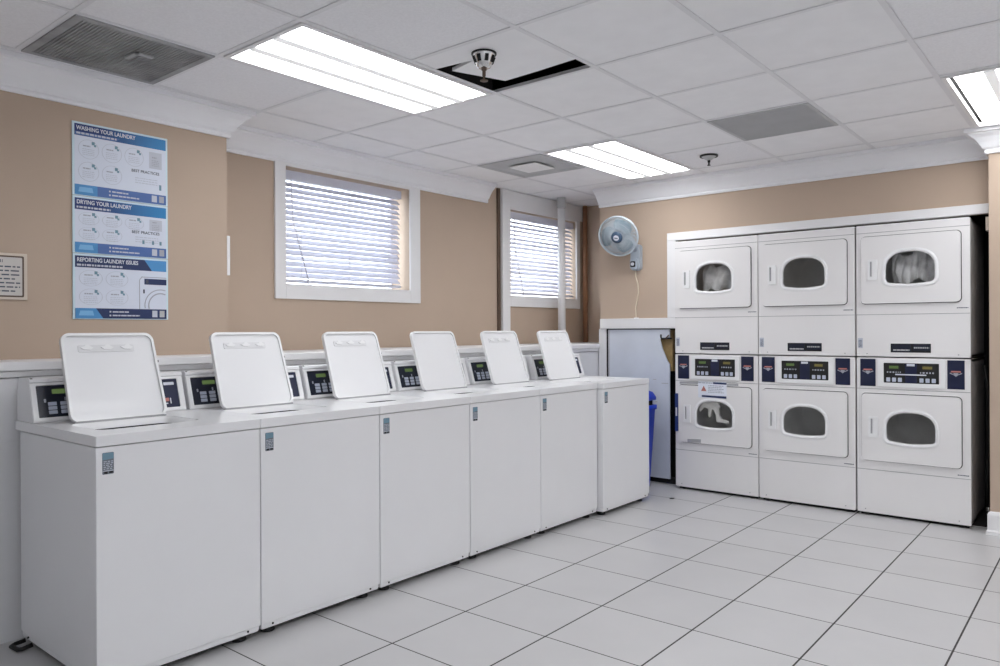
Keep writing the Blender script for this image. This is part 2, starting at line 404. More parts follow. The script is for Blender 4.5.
# troffers
def troffer(i, j, label):
    x0, x1, y0, y1 = cell(i, j); y1 += GP
    cx, cy = (x0+x1)/2, (y0+y1)/2; hx, hy = (x1-x0)/2-.014, (y1-y0)/2-.014
    r = thing('ceiling_light', (cx, cy, HC), label, 'ceiling light', 'recessed troffer lights')
    mb = MB(); mb.plate([(-hx, -hy), (hx, -hy), (hx, hy), (-hx, hy)], [[(-hx+.022, -hy+.022), (hx-.022, -hy+.022), (hx-.022, hy-.022), (-hx+.022, hy-.022)]], -.006, .02, FZ)
    mb.build('lamp_frame', M['white_trim'], r)
    mb = MB(); mb.box(-hx, hx, -hy, hy, .055, .09)
    for sx in (-1, 1): mb.box(sx*hx-.0035, sx*hx+.0035, -hy, hy, .004, .056); mb.box(-hx, hx, sx*hy-.0035, sx*hy+.0035, .004, .056)
    mb.build('lamp_housing', M['plenum'], r)
    lx = hx-.022; wd = 2*lx/3
    for k in range(3):
        a = -lx + wd*k + .0235; e = -lx + wd*(k+1) - .0235
        mb = MB(); n = 8; mid = (a+e)/2; pr = []
        for q in range(n+1):
            t = q/n; pr.append((a+(e-a)*t, .010-.016*math.sin(PI*t)))
        pr += [(e, .03), (a, .03)]
        mb.prism(pr, -hy+.022, hy-.022, lambda u, v, d: (u, d, v), smooth=False)
        mb.build('lamp_lens', M['lens'], r)
    for k in (1, 2):
        c = -lx + wd*k
        mb = MB(); mb.box(c-.024, c+.024, -hy+.022, hy-.022, -.012, .03); mb.build('lamp_spine', M['spine'], r)
    return r
troffer(-4, 0, 'long lit ceiling troffer above the nearest washers')
troffer(-4, 4, 'lit ceiling troffer over the far corner by the wall fan')
troffer(0, 4, 'lit ceiling troffer at the right, above the right hand pier')
troffer(0, 0, 'unseen ceiling troffer added for brightness, right of the camera')  # this and the following troffers are out of view, added to brighten the room
troffer(0, -4, 'unseen ceiling troffer added for brightness, near the rear wall')
troffer(3, 0, 'unseen ceiling troffer added for brightness, midway along the right wall')
troffer(3, -4, 'unseen ceiling troffer added for brightness, in the rear right corner')
troffer(3, 4, 'unseen ceiling troffer added for brightness, right of the pier crown')

# air vents
x0, x1, y0, y1 = cell(-5, -1)
r = thing('ceiling_vent', ((x0+x1)/2, (y0+y1)/2, HC), 'dusty dark grey return air vent in the ceiling above the posters', 'air vent', 'ceiling air vents')
h = GP/2-.012
mb = MB(); mb.plate([(-h, -h), (h, -h), (h, h), (-h, h)], [[(-h+.03, -h+.03), (h-.03, -h+.03), (h-.03, h-.03), (-h+.03, h-.03)]], -.006, .012, FZ); mb.build('vent_frame', M['grille_dark'], r)
mb = MB(); mb.box(-h+.03, h-.03, -h+.03, h-.03, .006, .012)
for k in range(36):
    y = -h+.035+(2*h-.07)*k/35; mb.box(-h+.03, h-.03, y-.004, y+.004, -.002, .007)
mb.build('vent_grille', M['grille_dark'], r)
mb = MB(); mb.box(-.02, .085, .03, .05, -.012, -.002, .002); mb.box(.065, .085, .03, .115, -.012, -.002, .002); mb.build('vent_latch', M['grille'], r)
x0, x1, y0, y1 = cell(-5, 4)
r = thing('ceiling_diffuser', ((x0+x1)/2, (y0+y1)/2, HC), 'grey square air diffuser with pale centre plate near second window', 'air vent', 'ceiling air vents')
mb = MB()
Q = lambda a, z: [(-a, -a, z), (a, -a, z), (a, a, z), (-a, a, z)]
mb.loft([Q(.292, .006), Q(.292, -.005), Q(.270, -.006), Q(.262, .002), Q(.215, .016), Q(.205, .006), Q(.198, .008), Q(.15, .024), Q(.10, .028)], smooth=False)
mb.build('vent_cone', M['grille'], r)
mb = MB(); mb.box(-.125, .125, -.125, .125, -.014, -.006, .003); mb.build('centre_plate', M['diffuser_in'], r)
x0, x1, y0, y1 = cell(-2, 4)
r = thing('ceiling_grille', ((x0+x1)/2, (y0+y1)/2, HC), 'flat grey perforated air grille in the ceiling before the dryers', 'air vent', 'ceiling air vents')
mb = MB(); mb.plate([(-h, -h), (h, -h), (h, h), (-h, h)], [[(-h+.02, -h+.02), (h-.02, -h+.02), (h-.02, h-.02), (-h+.02, h-.02)]], -.004, .012, FZ); mb.build('vent_frame', M['grille'], r)
mb = MB(); mb.box(-h+.02, h-.02, -h+.02, h-.02, .006, .012)
for k in range(40):
    y = -h+.024+(2*h-.048)*k/39; mb.box(-h+.02, h-.02, y-.0045, y+.0045, -.001, .007)
mb.build('vent_grille', M['grille'], r)

# the shifted, broken ceiling tile
mb = MB(); P = [(-2.53, 2.44), (-1.922, 2.44), (-1.925, 2.905), (-2.15, 2.922), (-2.37, 2.932), (-2.475, 2.655), (-2.285, 2.612), (-2.525, 2.585)]
mb.prism([(x, y) for x, y in P], HC+.004, HC+.02, FZ)
tag(mb.build('ceiling_tile', M['ceil_smooth']), 'broken white ceiling tile slipped aside beside the chrome sprinkler, dark gap showing', 'ceiling tile')

# sprinklers
r = thing('fire_sprinkler', (-2.205, 2.575, HC), 'chrome sprinkler with slotted cup hanging beside the broken ceiling tile', 'fire sprinkler', 'ceiling sprinklers')
mb = MB(); mb.lathe([(.052, .012), (.054, .002), (.050, -.012), (.038, -.045), (.030, -.062), (.022, -.066)], 28)
mb.build('cup', M['chrome'], r)
mb = MB(); mb.plate([(.057*math.cos(2*PI*k/28), .057*math.sin(2*PI*k/28)) for k in range(28)], [[(.048*math.cos(2*PI*k/28), .048*math.sin(2*PI*k/28)) for k in range(28)]], -.004, .003, FZ); mb.build('dark_ring', M['black'], r)
mb = MB()
for k in range(8):
    a = 2*PI*k/8+.2; mt = Matrix.Rotation(a, 4, 'Z') @ Matrix.Translation((.0455, 0, -.027)) @ Matrix.Rotation(.36, 4, 'Y')
    mb.box(-.003, .003, -.008, .008, -.017, .014, mtx=mt)
mb.build('cup_slots', M['gap'], r)
mb = MB(); mb.lathe([(.012, -.06), (.012, -.074), (.008, -.076), (.008, -.10), (.005, -.104)], 12); mb.lathe([(.004, -.118), (.018, -.120), (.018, -.123), (.004, -.124)], 16); mb.lathe([(.0045, -.10), (.0045, -.121)], 8)
mb.build('sprinkler_head', M['brown'], r)
r = thing('fire_sprinkler', (-2.262, 5.12, HC), 'small dark sprinkler with flat plate in the ceiling before the dryers', 'fire sprinkler', 'ceiling sprinklers')
mb = MB(); mb.lathe([(.062, .006), (.062, -.003), (.050, -.008), (.026, -.028), (.014, -.034)], 24); mb.build('cup', M['grille'], r)
mb = MB(); mb.plate([(.064*math.cos(2*PI*k/24), .064*math.sin(2*PI*k/24)) for k in range(24)], [[(.052*math.cos(2*PI*k/24), .052*math.sin(2*PI*k/24)) for k in range(24)]], -.010, .001, FZ); mb.build('dark_ring', M['black'], r)
mb = MB(); mb.lathe([(.010, -.03), (.010, -.048), (.006, -.05), (.006, -.066), (.012, -.068), (.012, -.072)], 10); mb.build('sprinkler_head', M['black'], r)

# ------------------------------------------------------------------ washers
def make_washer():
    W = .6665
    r = thing('washing_machine', (0, 0, 0), 'x', 'washing machine', 'row of top load washers')
    # cabinet: front panel with folded foot, sides, back
    mb = MB()
    mb.box(-.735, 0, .0022, W-.0022, .055, .888, .002, 1)
    mb.box(-.735, -.006, .006, W-.006, .030, .056, .004, 1)
    mb.build('cabinet', M['white_enamel'], r)
    mb = MB()
    for y in (.06, W-.06): mb.lathe([(.0045, -.008), (.0045, -.003), (.002, -.001)], 8, mtx=Matrix.Translation((0, y, .045)) @ Matrix.Rotation(PI/2, 4, 'Y'))
    for x in (-.10, -.66): mb.lathe([(.0045, -.008), (.0045, .002)], 8, mtx=Matrix.Translation((x, .002, .045)) @ Matrix.Rotation(PI/2, 4, 'X'))
    mb.build('base_screws', M['black'], r)
    for x in (-.06, -.68):
        for y in (.07, W-.07):
            mb = MB(); mb.lathe([(.030, 0), (.030, .010), (.013, .016), (.013, .04)], 14, mtx=Matrix.Translation((x, y, 0))); mb.build('foot', M['black'], r)
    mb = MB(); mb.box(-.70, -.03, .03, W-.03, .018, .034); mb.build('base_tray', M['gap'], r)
    # top panel with the loading opening
    mb = MB()
    hole = rrect(-.455, -.165, .08, .50, .05, 6)
    mb.plate(rrect(-.79, .004, .0005, W-.0005, .005, 3), [hole], .892, .930, FZ)
    mb.build('top_panel', M['white_enamel'], r)
    mb = MB()
    lp = lambda s_, z: [(x*(1-s_)+(-.31)*s_, y*(1-s_)+.29*s_, z) for x, y in hole]
    mb.loft([lp(.0, .928), lp(.012, .922), lp(.035, .919), lp(.04, .90)], cap=(False, False)); mb.build('rim', M['lid_enamel'], r, recalc=False)
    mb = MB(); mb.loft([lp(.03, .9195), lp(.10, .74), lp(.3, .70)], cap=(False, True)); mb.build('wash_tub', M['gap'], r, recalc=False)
    # lid, hinged open and leaning back
    H = .382; hx = -.462; tilt = math.radians(17.5)
    mt = Matrix.Translation((hx, 0, .934)) @ Matrix.Rotation(-tilt, 4, 'Y')
    fr = lambda u, v, d: tuple(mt @ Vector((d, u - .045*v*(u-.098)/.402, v)))
    out = rrect(.098, .500, 0, H, .036, 6)
    ins = rrect(.109, .489, .010, H-.012, .028, 6)
    mb = MB(); mb.prism(out, -.020, -.010, fr); mb.plate(out, [ins], -.0105, .0, fr)
    lid = mb.build('lid', M['lid_enamel'], r)
    mb = MB(); mb.prism(rrect(.1095, .4885, .0105, H-.0125, .028, 6), -.0103, -.0075, fr); mb.build('lid_liner', M['white_enamel'], lid)
    mb = MB()
    mb.prism(rrect(.165, .405, H-.083, H-.052, .006, 3), -.008, -.0055, fr)
    mb.build('inner_label', M['wainscot'], lid)
    for k in range(3):
        y = .203+.086*k; mb = MB()
        mb.prism([(y-.030, H-.062), (y-.012, H-.058), (y-.006, H-.052), (y+.008, H-.052), (y+.014, H-.058), (y+.026, H-.064), (y+.012, H-.074), (y-.016, H-.072)], -.0056, -.0026, fr)
        mb.build('label_tab', M['lid_enamel'], lid)
    mb = MB(); mb.box(-.016, -.004, .488, .495, .245, .253, mtx=mt); mb.build('lid_bumper', M['black'], lid)
    mb = MB()
    mb.box(-.02, .004, .108, .490, -.006, .003, .002, 1, mtx=mt)
    mb.build('hinge', M['grille_dark'], lid)
    # control console
    z0, z1 = .930, 1.110; xb, xt, xr = -.605, -.655, -.785
    mb = MB()
    mb.prism([(xb, z0), (xb-.002, z0+.006), (xt, z1-.020), (xt+.006, z1-.016), (xt+.002, z1-.003), (xt-.008, z1), (xr+.02, z1), (xr, z1-.05), (xr, z0)],   .008, W-.006, lambda u, v, d: (u, d, v))
    con = mb.build('console', M['white_enamel'], r)
    sl = Vector((xt-xb, 0, z1-.02-z0)); ln = sl.length; sl.normalize(); nr = Vector((sl.z, 0, -sl.x)); base = Vector((xb, 0, z0))
    cf = lambda u, v, d: tuple(base + Vector((0, u, 0)) + sl*v + nr*d)
    mb = MB(); mb.plate(rrect(.010, W-.008, .004, ln-.002, .004, 2), [rrect(.030, W-.235, .018, ln-.012, .003, 2), rrect(W-.195, W-.034, .018, ln-.012, .003, 2)], -.003, .005, cf); mb.build('console_bezel', M['lid_enamel'], con)
    mb = MB(); mb.prism(rrect(.031, W-.236, .019, ln-.013, .003, 2), -.004, .0015, cf); kp = mb.build('control_panel', M['dark_navy'], con)
    def put(nm, m, par, *rects, d=.0025, rr=.002):
        q = MB()
        for (u0, u1, v0, v1) in rects: q.prism(rrect(u0, u1, v0, v1, rr, 2), .0005, d, cf)
        return q.build(nm, m, par)
    put('display', M['green'], kp, (.090, .155, ln-.050, ln-.030))
    put('keypad', M['key'], kp, *[(.070+.047*c, .103+.047*c, .032+.018*q, .047+.018*q) for c in range(5) for q in range(3)])
    put('panel_lettering', M['grey_print'], kp, (.056, .064, ln-.085, ln-.070), (.135, .142, ln-.082, ln-.066), (.215, .221, ln-.078, ln-.064), (.25, .36, ln-.05, ln-.045), (.25, .33, ln-.062, ln-.058))
    mb = MB(); mb.prism(rrect(W-.194, W-.035, .019, ln-.013, .003, 2), -.004, .0015, cf); cp = mb.build('card_panel', M['navy'], con)
    put('card_label', M['white_print'], cp, (W-.100, W-.050, ln-.042, ln-.028))
    put('card_slot', M['salmon'], cp, (W-.175, W-.085, .048, .064), d=.005)
    put('slot_mark', M['white_print'], cp, (W-.17, W-.09, .036, .041), (W-.079, W-.074, .036, .064), (W-.17, W-.10, .068, .072))
    mb = MB(); mb.lathe([(.006, -.004), (.006, .003), (.003, .005)], 10, mtx=Matrix.Translation((xt-.004, .018, z1-.004))); mb.build('console_screw', M['black'], con)
    # rating sticker on the front, top left
    mb = MB(); mb.prism(rrect(.024, .064, .790, .868, .003, 2), 0, .0012, FX); st = mb.build('front_sticker', M['sticker'], r)
    st['label'] = 'small printed sticker'
    q = MB(); q.prism([(.025, .842), (.063, .845), (.063, .867), (.025, .867)], .0008, .0018, FX); q.build('sticker_header', M['teal_print'], st)
    q = MB(); random.seed(3)
    for k in range(5):
        y = .028
        while y < .057:
            w_ = random.uniform(.004, .012); q.box(.0008, .0018, y, min(y+w_, .061), .808+.0066*k, .811+.0066*k); y += w_+.004
    q.box(.0008, .0018, .025, .063, .801, .804); q.build('sticker_print', M['pale_print'], st)
    q = MB(); q.box(.0008, .0020, .030, .042, .792, .800); q.box(.0008, .0020, .047, .060, .793, .800); q.build('sticker_marks', M['black'], st)
    return r
WF = -2.81; WY = [1.145, 1.811, 2.478, 3.146, 3.813]
wl = ['nearest white top load washer, its whole side panel in view', 'second white top load washer counted from the near end of the row', 'third white top load washer from the near end, lid up below the window',
      'fourth white top load washer from the near end, its lid plain inside', 'fifth white top load washer from the near end, just before the last', 'last white top load washer of the row, standing forward beside the blue bin']
proto = make_washer()
for i in range(6):
    o = proto if i == 0 else copy_tree(proto)
    o['label'] = wl[i]
    o.location = (WF, WY[i], 0) if i < 5 else (-2.765, 4.481, 0)
    for ch in o.children:
        if ch.name.startswith('console'): ch.location.y = (0, .003, .010, .018, .034, .034)[i]; ch.location.z = .0012
        if ch.name.startswith('lid') and i == 5: ch.location.y = -.075
    if i == 3:
        for ch in o.children:
            if ch.name.startswith('lid'):
                for q in list(ch.children):
                    if q.name.startswith(('inner_label', 'label_tab')): bpy.data.objects.remove(q)
# levelling bar sticking out under the nearest washer
mb = MB(); mb.tube([(-3.52, 1.155, .02), (-3.525, 1.118, .014), (-3.512, 1.100, .013), (-3.455, 1.106, .013), (-3.445, 1.118, .014), (-3.445, 1.155, .02)], .009, 8)
q = mb.build('levelling_bar', M['black'], None)
q.parent = proto; q.matrix_parent_inverse = Matrix.Translation((-WF, -1.145, 0))
q['label'] = 'black looped bar'

# ------------------------------------------------------------------ dryers
DW = .690
def arch(x0, x1, z0, z1, grow=0.0):
    """D shaped window: slightly bowed foot, rounded corners, arched head"""
    cx = (x0+x1)/2; hw = (x1-x0)/2+grow; hh = z1-z0+2*grow; zb = z0-grow; pts = []
    rc = .030+grow*.6; sh = zb+hh*.46
    for k in range(25):
        a = PI*k/24; ca, sa = math.cos(a), math.sin(a)
        pts.append((cx+hw*math.copysign(abs(ca)**.80, ca), sh+(hh*.54)*abs(sa)**.86))
    pts.append((cx-hw*1.0, zb+rc))
    for k in range(1, 6):
        a = PI+PI/2*k/5; pts.append((cx-hw+rc+rc*math.cos(a), zb+rc+rc*math.sin(a)))
    for k in range(1, 6): 
        t = k/6; pts.append((cx-hw+rc+(2*hw-2*rc)*t, zb-.010*math.sin(PI*t)))
    for k in range(0, 5):
        a = 1.5*PI+PI/2*k/5; pts.append((cx+hw-rc+rc*math.cos(a), zb+rc+rc*math.sin(a)))
    pts.append((cx+hw, zb+rc))
    return pts
def dryer_body(r, z0, z1, zdoor, seam, zwin, depth=.66):
    en = M['dryer_enamel']; d0, d1 = zdoor
    mb = MB()
    mb.plate(rrect(.003, DW-.003, z0, z1, .006, 3), [rrect(.10, .58, d0+.03, d1-.03, .02, 3)], -.03, 0, FY)
    mb.box(.005, .02, .03, depth, z0+.004, z1-.004); mb.box(DW-.02, DW-.005, .03, depth, z0+.004, z1-.004)
    mb.box(.005, DW-.005, .03, depth, z1-.02, z1-.003); mb.box(.005, DW-.005, .03, depth, z0+.003, z0+.02); mb.box(.005, DW-.005, depth-.015, depth, z0+.004, z1-.004)
    mb.build('cabinet', en, r)
    # drum
    cz = (zwin[0]+zwin[1])/2; cx = .34
    mb = MB(); mt = Matrix.Translation((cx, .035, cz)) @ Matrix.Rotation(-PI/2, 4, 'X')
    mb.lathe([(.205, -.01), (.208, .0), (.224, .10), (.224, .46), (.18, .48)], 40, mtx=mt, cap=(False, True))
    for k in range(3):
        a = 2*PI*k/3+.5; mb.box(-.02, .02, .19, .222, .10, .44, .006, 1, mtx=mt @ Matrix.Rotation(a, 4, 'Z'))
    mb.build('drum', M['steel'], r)
    # seam groove (thin dark line) across the front
    # door
    win = arch(.192, .488, zwin[0], zwin[1]); dl = rrect(.036, .636, d0, d1, .026, 5)
    mb = MB(); mb.plate(rrect(.0315, .6405, d0-.0045, d1+.0045, .030, 5), [rrect(.11, .57, d0+.04, d1-.04, .02, 3)], .0003, .0012, FY); mb.build('door_gasket', M['gap'], r)
    mb = MB(); mb.plate(dl, [win], .001, .017, FY); door = mb.build('door', en, r)
    mb = MB(); n1 = arch(.192, .488, zwin[0], zwin[1], .003); n2 = arch(.192, .488, zwin[0], zwin[1], .024); n3 = arch(.192, .488, zwin[0], zwin[1], .020); n4 = arch(.192, .488, zwin[0], zwin[1], -.001)
    f = lambda P, d: [FY(u, v, d) for u, v in P]
    mb.loft([f(n2, .0165), f(n3, .0205), f(n1, .022), f(n4, .006)], cap=(False, False)); mb.build('window_bezel', M['lid_enamel'], door)
    mb = MB(); mb.prism(arch(.192, .488, zwin[0], zwin[1], .0015), .004, .008, FY); mb.build('window_glass', M['dryer_glass'], door)
    hz = (zwin[0]+zwin[1])/2
    mb = MB(); mb.plate(rrect(.082, .142, hz-.080, hz+.062, .006, 3), [rrect(.094, .116, hz-.058, hz+.050, .005, 3)], .016, .025, FY)
    mb.box(.094, .116, -.0185, -.017, hz-.058, hz+.05); mb.build('door_handle', M['lid_enamel'], door)
    mb = MB(); mb.box(.095, .106, -.0195, -.0186, hz-.055, hz+.047); mb.build('handle_shade', M['grille_dark'], door)  # grey strip colours in the shade inside the handle recess
    return door
def badge(r, z):
    mb = MB(); mb.text('SPEED', .010, FY, .0008, at=(.612, z), sx=1.35)
    return mb
def seam(r, z, nm='panel_seam'):
    mb = MB(); mb.box(.004, DW-.004, -.0012, .001, z-.0018, z+.0018); return mb.build(nm, M['grille_dark'], r)
def dash_row(mb, u0, u1, v, h, d, frame, lo=.004, hi=.012, gap=.003):
    u = u0
    while u < u1-.001:
        w_ = random.uniform(lo, hi); e = min(u+w_, u1)
        mb.prism([(u, v), (e, v), (e, v+h), (u, v+h)], d, d+.0006, frame); u = e+gap
def make_upper():
    r = thing('tumble_dryer', (0, 0, 0), 'x', 'dryer', 'stacked tumble dryers'); Z = 1.105; random.seed(11)
    dryer_body(r, 0.004, .915, (1.474-Z, 1.938-Z), 0, (1.612-Z, 1.822-Z))
    seam(r, 1.966-Z, 'top_seam'); seam(r, 1.398-Z)
    mb = MB(); mb.box(.220, .462, -.003, .001, 1.138-Z, 1.198-Z, .001, 1); sl = mb.build('display_plate', M['black'], r)
    mb = MB(); mb.box(.226, .345, -.0042, -.003, 1.142-Z, 1.192-Z); mb.box(.356, .458, -.0042, -.003, 1.150-Z, 1.193-Z); mb.build('plate_windows', M['dark_navy'], sl)
    mb = MB(); dash_row(mb, .236, .336, 1.150-Z, .009, .0042, FY, .01, .03, .002); dash_row(mb, .362, .452, 1.166-Z, .010, .0042, FY, .006, .012, .004); mb.build('plate_print', M['grille'], sl)
    mb = MB(); mb.box(.012, .042, -.0015, .001, 1.166-Z, 1.236-Z); st = mb.build('side_sticker', M['pale_print'], r)
    mb = MB(); [dash_row(mb, .016, .038, 1.172-Z+.009*k, .005, .0015, FY, .004, .01, .002) for k in range(6)]; mb.build('sticker_print', M['dark_print'], st)
    mb = MB(); dash_row(mb, .612, .676, 1.431-Z, .006, .0003, FY, .005, .010, .002); mb.build('maker_badge', M['dark_print'], r)
    mb = MB()
    for x in (.07, .62): mb.lathe([(.004, -.004), (.004, .002)], 8, mtx=Matrix.Translation((x, 0, .022)) @ Matrix.Rotation(PI/2, 4, 'X'))
    mb.build('panel_screws', M['grille_dark'], r)
    return r
def make_lower():
    r = thing('tumble_dryer', (0, 0, 0), 'x', 'dryer', 'stacked tumble dryers'); random.seed(12)
    dryer_body(r, .022, 1.100, (.388, .850), 0, (.530, .730))
    seam(r, .884, 'band_seam'); seam(r, .322)
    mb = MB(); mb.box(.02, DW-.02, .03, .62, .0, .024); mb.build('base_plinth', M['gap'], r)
    for x in (.06, DW-.06):
        mb = MB(); mb.lathe([(.022, 0), (.022, .008), (.010, .012), (.010, .03)], 12, mtx=Matrix.Translation((x, .04, 0))); mb.build('foot', M['black'], r)
    for u0, u1 in ((.026, .124), (.556, .654)):
        mb = MB(); mb.box(u0, u1, -.003, .001, .902, 1.091, .001, 1); p = mb.build('navy_plate', M['navy'], r)
        c = (u0+u1)/2; z = 1.002
        mb = MB(); mb.prism([(c-.030, z+.010), (c+.030, z+.010), (c+.026, z+.020), (c-.026, z+.020)], .003, .0042, FY); mb.build('plate_emblem_bar', M['salmon'], p)
        mb = MB()
        mb.prism([(c-.036, z+.003), (c-.014, z-.007), (c-.014, z-.001), (c-.034, z+.008)], .003, .0042, FY); mb.prism([(c+.036, z+.003), (c+.034, z+.008), (c+.014, z-.001), (c+.014, z-.007)], .003, .0042, FY)
        mb.prism([(c-.014, z+.006), (c-.012, z-.008), (c, z-.018), (c+.012, z-.008), (c+.014, z+.006)], .003, .0042, FY)
        mb.build('plate_emblem_wings', M['grey_print'], p)
    mb = MB(); mb.plate(rrect(.138, .546, .903, 1.090, .006, 3), [rrect(.176, .510, .930, 1.066, .004, 2)], .0, .010, FY); pf = mb.build('control_bezel', M['lid_enamel'], r)
    mb = MB(); mb.box(.174, .512, -.0035, .001, .928, 1.068); dp = mb.build('control_panel', M['black'], r)
    mb = MB(); mb.box(.308, .378, -.0045, -.003, .932, 1.062); mb.build('centre_strip', M['navy'], dp)
    for u0, m in ((.182, 'green'), (.384, 'amber')):
        mb = MB(); mb.box(u0+.028, u0+.085, -.0052, -.003, 1.028, 1.046); mb.build('display', M[m], dp)
        mb = MB()
        for k in range(3): mb.prism(rrect(u0+.010+.036*k, u0+.034+.036*k, .938, .966, .003, 2), .003, .0052, FY)
        mb.build('keys', M['key'], dp)
        mb = MB(); dash_row(mb, u0+.014, u0+.10, .998, .010, .0038, FY, .004, .014, .008); mb.build('panel_lettering', M['grey_print'], dp)
    mb = MB(); mb.box(.318, .366, -.0056, -.0042, 1.046, 1.062); mb.build('label', M['white_print'], dp)
    mb = MB(); dash_row(mb, .612, .676, .341, .006, .0003, FY, .005, .010, .002); mb.build('maker_badge', M['dark_print'], r)
    mb = MB()
    for x in (.055, .62): mb.lathe([(.004, -.004), (.004, .002)], 8, mtx=Matrix.Translation((x, 0, .045)) @ Matrix.Rotation(PI/2, 4, 'X'))
    mb.build('panel_screws', M['grille_dark'], r)
    return r
DX = [-2.806, -2.115, -1.420]; DY = 5.67
ul = ['upper left white dryer of the stack, next to the fan wall', 'upper middle white dryer of the stacked bank', 'upper right white dryer beside the tan pier, striped cloth in its window']
ll = ['lower left white dryer with taped notice and blue tag on its door', 'lower middle white dryer of the stacked bank, dark empty window', 'lower right white dryer beside the tan pier, white strip across its controls']
U = make_upper(); Lw = make_lower()
for i in range(3):
    o = U if i == 0 else copy_tree(U); o.location = (DX[i], DY, 1.105); o['label'] = ul[i]
    q = Lw if i == 0 else copy_tree(Lw); q.location = (DX[i], DY, 0); q['label'] = ll[i]
mb = MB(); mb.box(.248, .435, -.0068, -.0056, .984, .992); q2 = mb.build('white_strip', M['white_print'], q)

# laundry in the drums
def cloth(name, m, at, w, h, amp, label, seed, waves=4.0):
    random.seed(seed); ph = [random.uniform(0, 6.28) for _ in range(6)]
    mb = MB(); nu, nv = 36, 28; R = []
    for s_, off in ((1, 0.0), (-1, .012)):
        g = [[None]*(nu+1) for _ in range(nv+1)]
        for j in range(nv+1):
            for i in range(nu+1):
                u, v = i/nu*2-1, j/nv*2-1
                d = amp*(math.sin(u*waves*2+ph[0]+1.3*math.sin(v*2+ph[1]))+.6*math.sin(v*3.1+u*2+ph[2])+.4*math.sin(u*waves*4.1-v*2.3+ph[3]))
                ww = 1-.10*v*v; sag = .25*h*u*u
                g[j][i] = mb.bm.verts.new((u*w/2*ww, d+off+.12*w*u*u, v*h/2+.02*math.sin(u*5+ph[4])-sag*.4*(1-v)))
        R.append(g)
        for j in range(nv):
            for i in range(nu):
                f = mb.bm.faces.new((g[j][i], g[j][i+1], g[j+1][i+1], g[j+1][i])); f.smooth = True
    rim = [(0, i) for i in range(nu+1)] + [(j, nu) for j in range(1, nv+1)] + [(nv, i) for i in range(nu-1, -1, -1)] + [(j, 0) for j in range(nv-1, 0, -1)]
    for k in range(len(rim)):
        a, c = rim[k], rim[(k+1) % len(rim)]
        mb.bm.faces.new((R[0][a[0]][a[1]], R[0][c[0]][c[1]], R[1][c[0]][c[1]], R[1][a[0]][a[1]]))
    o = mb.build(name, m); o.location = at
    return tag(o, label, 'laundry')
cloth('laundry_cloth', M['cloth_grey'], (DX[0]+.34, DY+.066, 1.72), .27, .19, .014, 'crumpled grey cloth behind the upper left dryer window', 5, 2.4)
cloth('laundry_cloth', M['cloth_grey'], (DX[2]+.345, DY+.066, 1.72), .27, .19, .012, 'pleated grey cloth behind the upper right dryer window', 9, 8.0)
# white garment with straps in the lower left drum
mb = MB(); P = [(-.13, .02), (-.10, .06), (-.03, .085), (.03, .08), (.05, .045), (.035, .03), (.04, -.03), (.06, -.055), (.115, -.065), (.125, -.09), (.10, -.085), (.02, -.08), (.01, -.03), (-.005, .015), (-.02, .02), (-.03, -.04), (-.045, -.045), (-.05, .02), (-.08, .03), (-.12, -.01)]
mb.prism([(x, z) for x, z in P], -.012, .012, lambda u, v, d: (u, d+.008*math.sin(u*22)+.006*math.cos(v*30), v), smooth=True)
o = mb.build('laundry_garment', M['cloth_white']); o.location = (DX[0]+.325, DY+.030, .645); tag(o, 'white strappy garment behind the lower left dryer window', 'laundry')
bv = o.modifiers.new('bevel', 'BEVEL'); bv.width = .006; bv.segments = 2

# notices on the lower left dryer
def on_dryer(i, u, z, d=0.0): return (DX[i]+u, DY-.0175-d, z)
r = thing('paper_notice', on_dryer(0, .21, .758, .0012), 'white notice with dark blue bands taped to the lower left dryer door', 'notice')
mb = MB(); mb.prism(rrect(0, .236, 0, .128, .004, 2), 0, .0012, FY); mb.build('sheet', M['paper'], r)
mb = MB(); mb.prism([(.03, .006), (.234, .0), (.234, .018), (.03, .02)], .0010, .002, FY); mb.prism([(.125, .112), (.236, .110), (.236, .124), (.125, .126)], .0010, .002, FY); mb.build('blue_bands', M['navy_print'], r)
mb = MB(); mb.prism([(.024, .052), (.070, .052), (.047, .095)], .0010, .002, FY); mb.build('warning_triangle', M['salmon'], r)
random.seed(4); mb = MB()
for k in range(5): dash_row(mb, .085, .215 - .02*(k % 2), .042+.013*k, .006, .0012, FY, .006, .02, .004)
dash_row(mb, 0.0, .12, .114, .008, .0012, FY, .01, .03, .004); mb.build('notice_print', M['grey_print'], r)
mb = MB(); mb.prism([(-.160, .102), (-.002, .106), (-.002, .124), (-.160, .120)], .0, .0012, FY); mb.prism([(.238, .100), (.33, .104), (.33, .122), (.238, .118)], .0, .0012, FY); mb.build('tape', M['tape'], r)
mb = MB(); mb.prism([(0, 0), (.115, .006), (.115, .032), (0, .026)], 0, .0014, FY)
o = mb.build('tape_strip', M['tape']); o.location = on_dryer(0, .115, .390, .0008); tag(o, 'grey tape strip across the foot of the lower left dryer door', 'tape')
r = thing('door_tag', (DX[0]+.004, DY-.0012, .470), 'narrow dark blue tag stuck on the left edge of lower dryer', 'tag')
mb = MB(); mb.prism(rrect(0, .025, 0, .31, .008, 3), 0, .012, FY); mb.build('tag_strip', M['blue_tag'], r)
mb = MB(); mb.prism(rrect(.005, .019, .125, .195, .004, 2), .0115, .013, FY); mb.build('tag_print', M['white_print'], r)

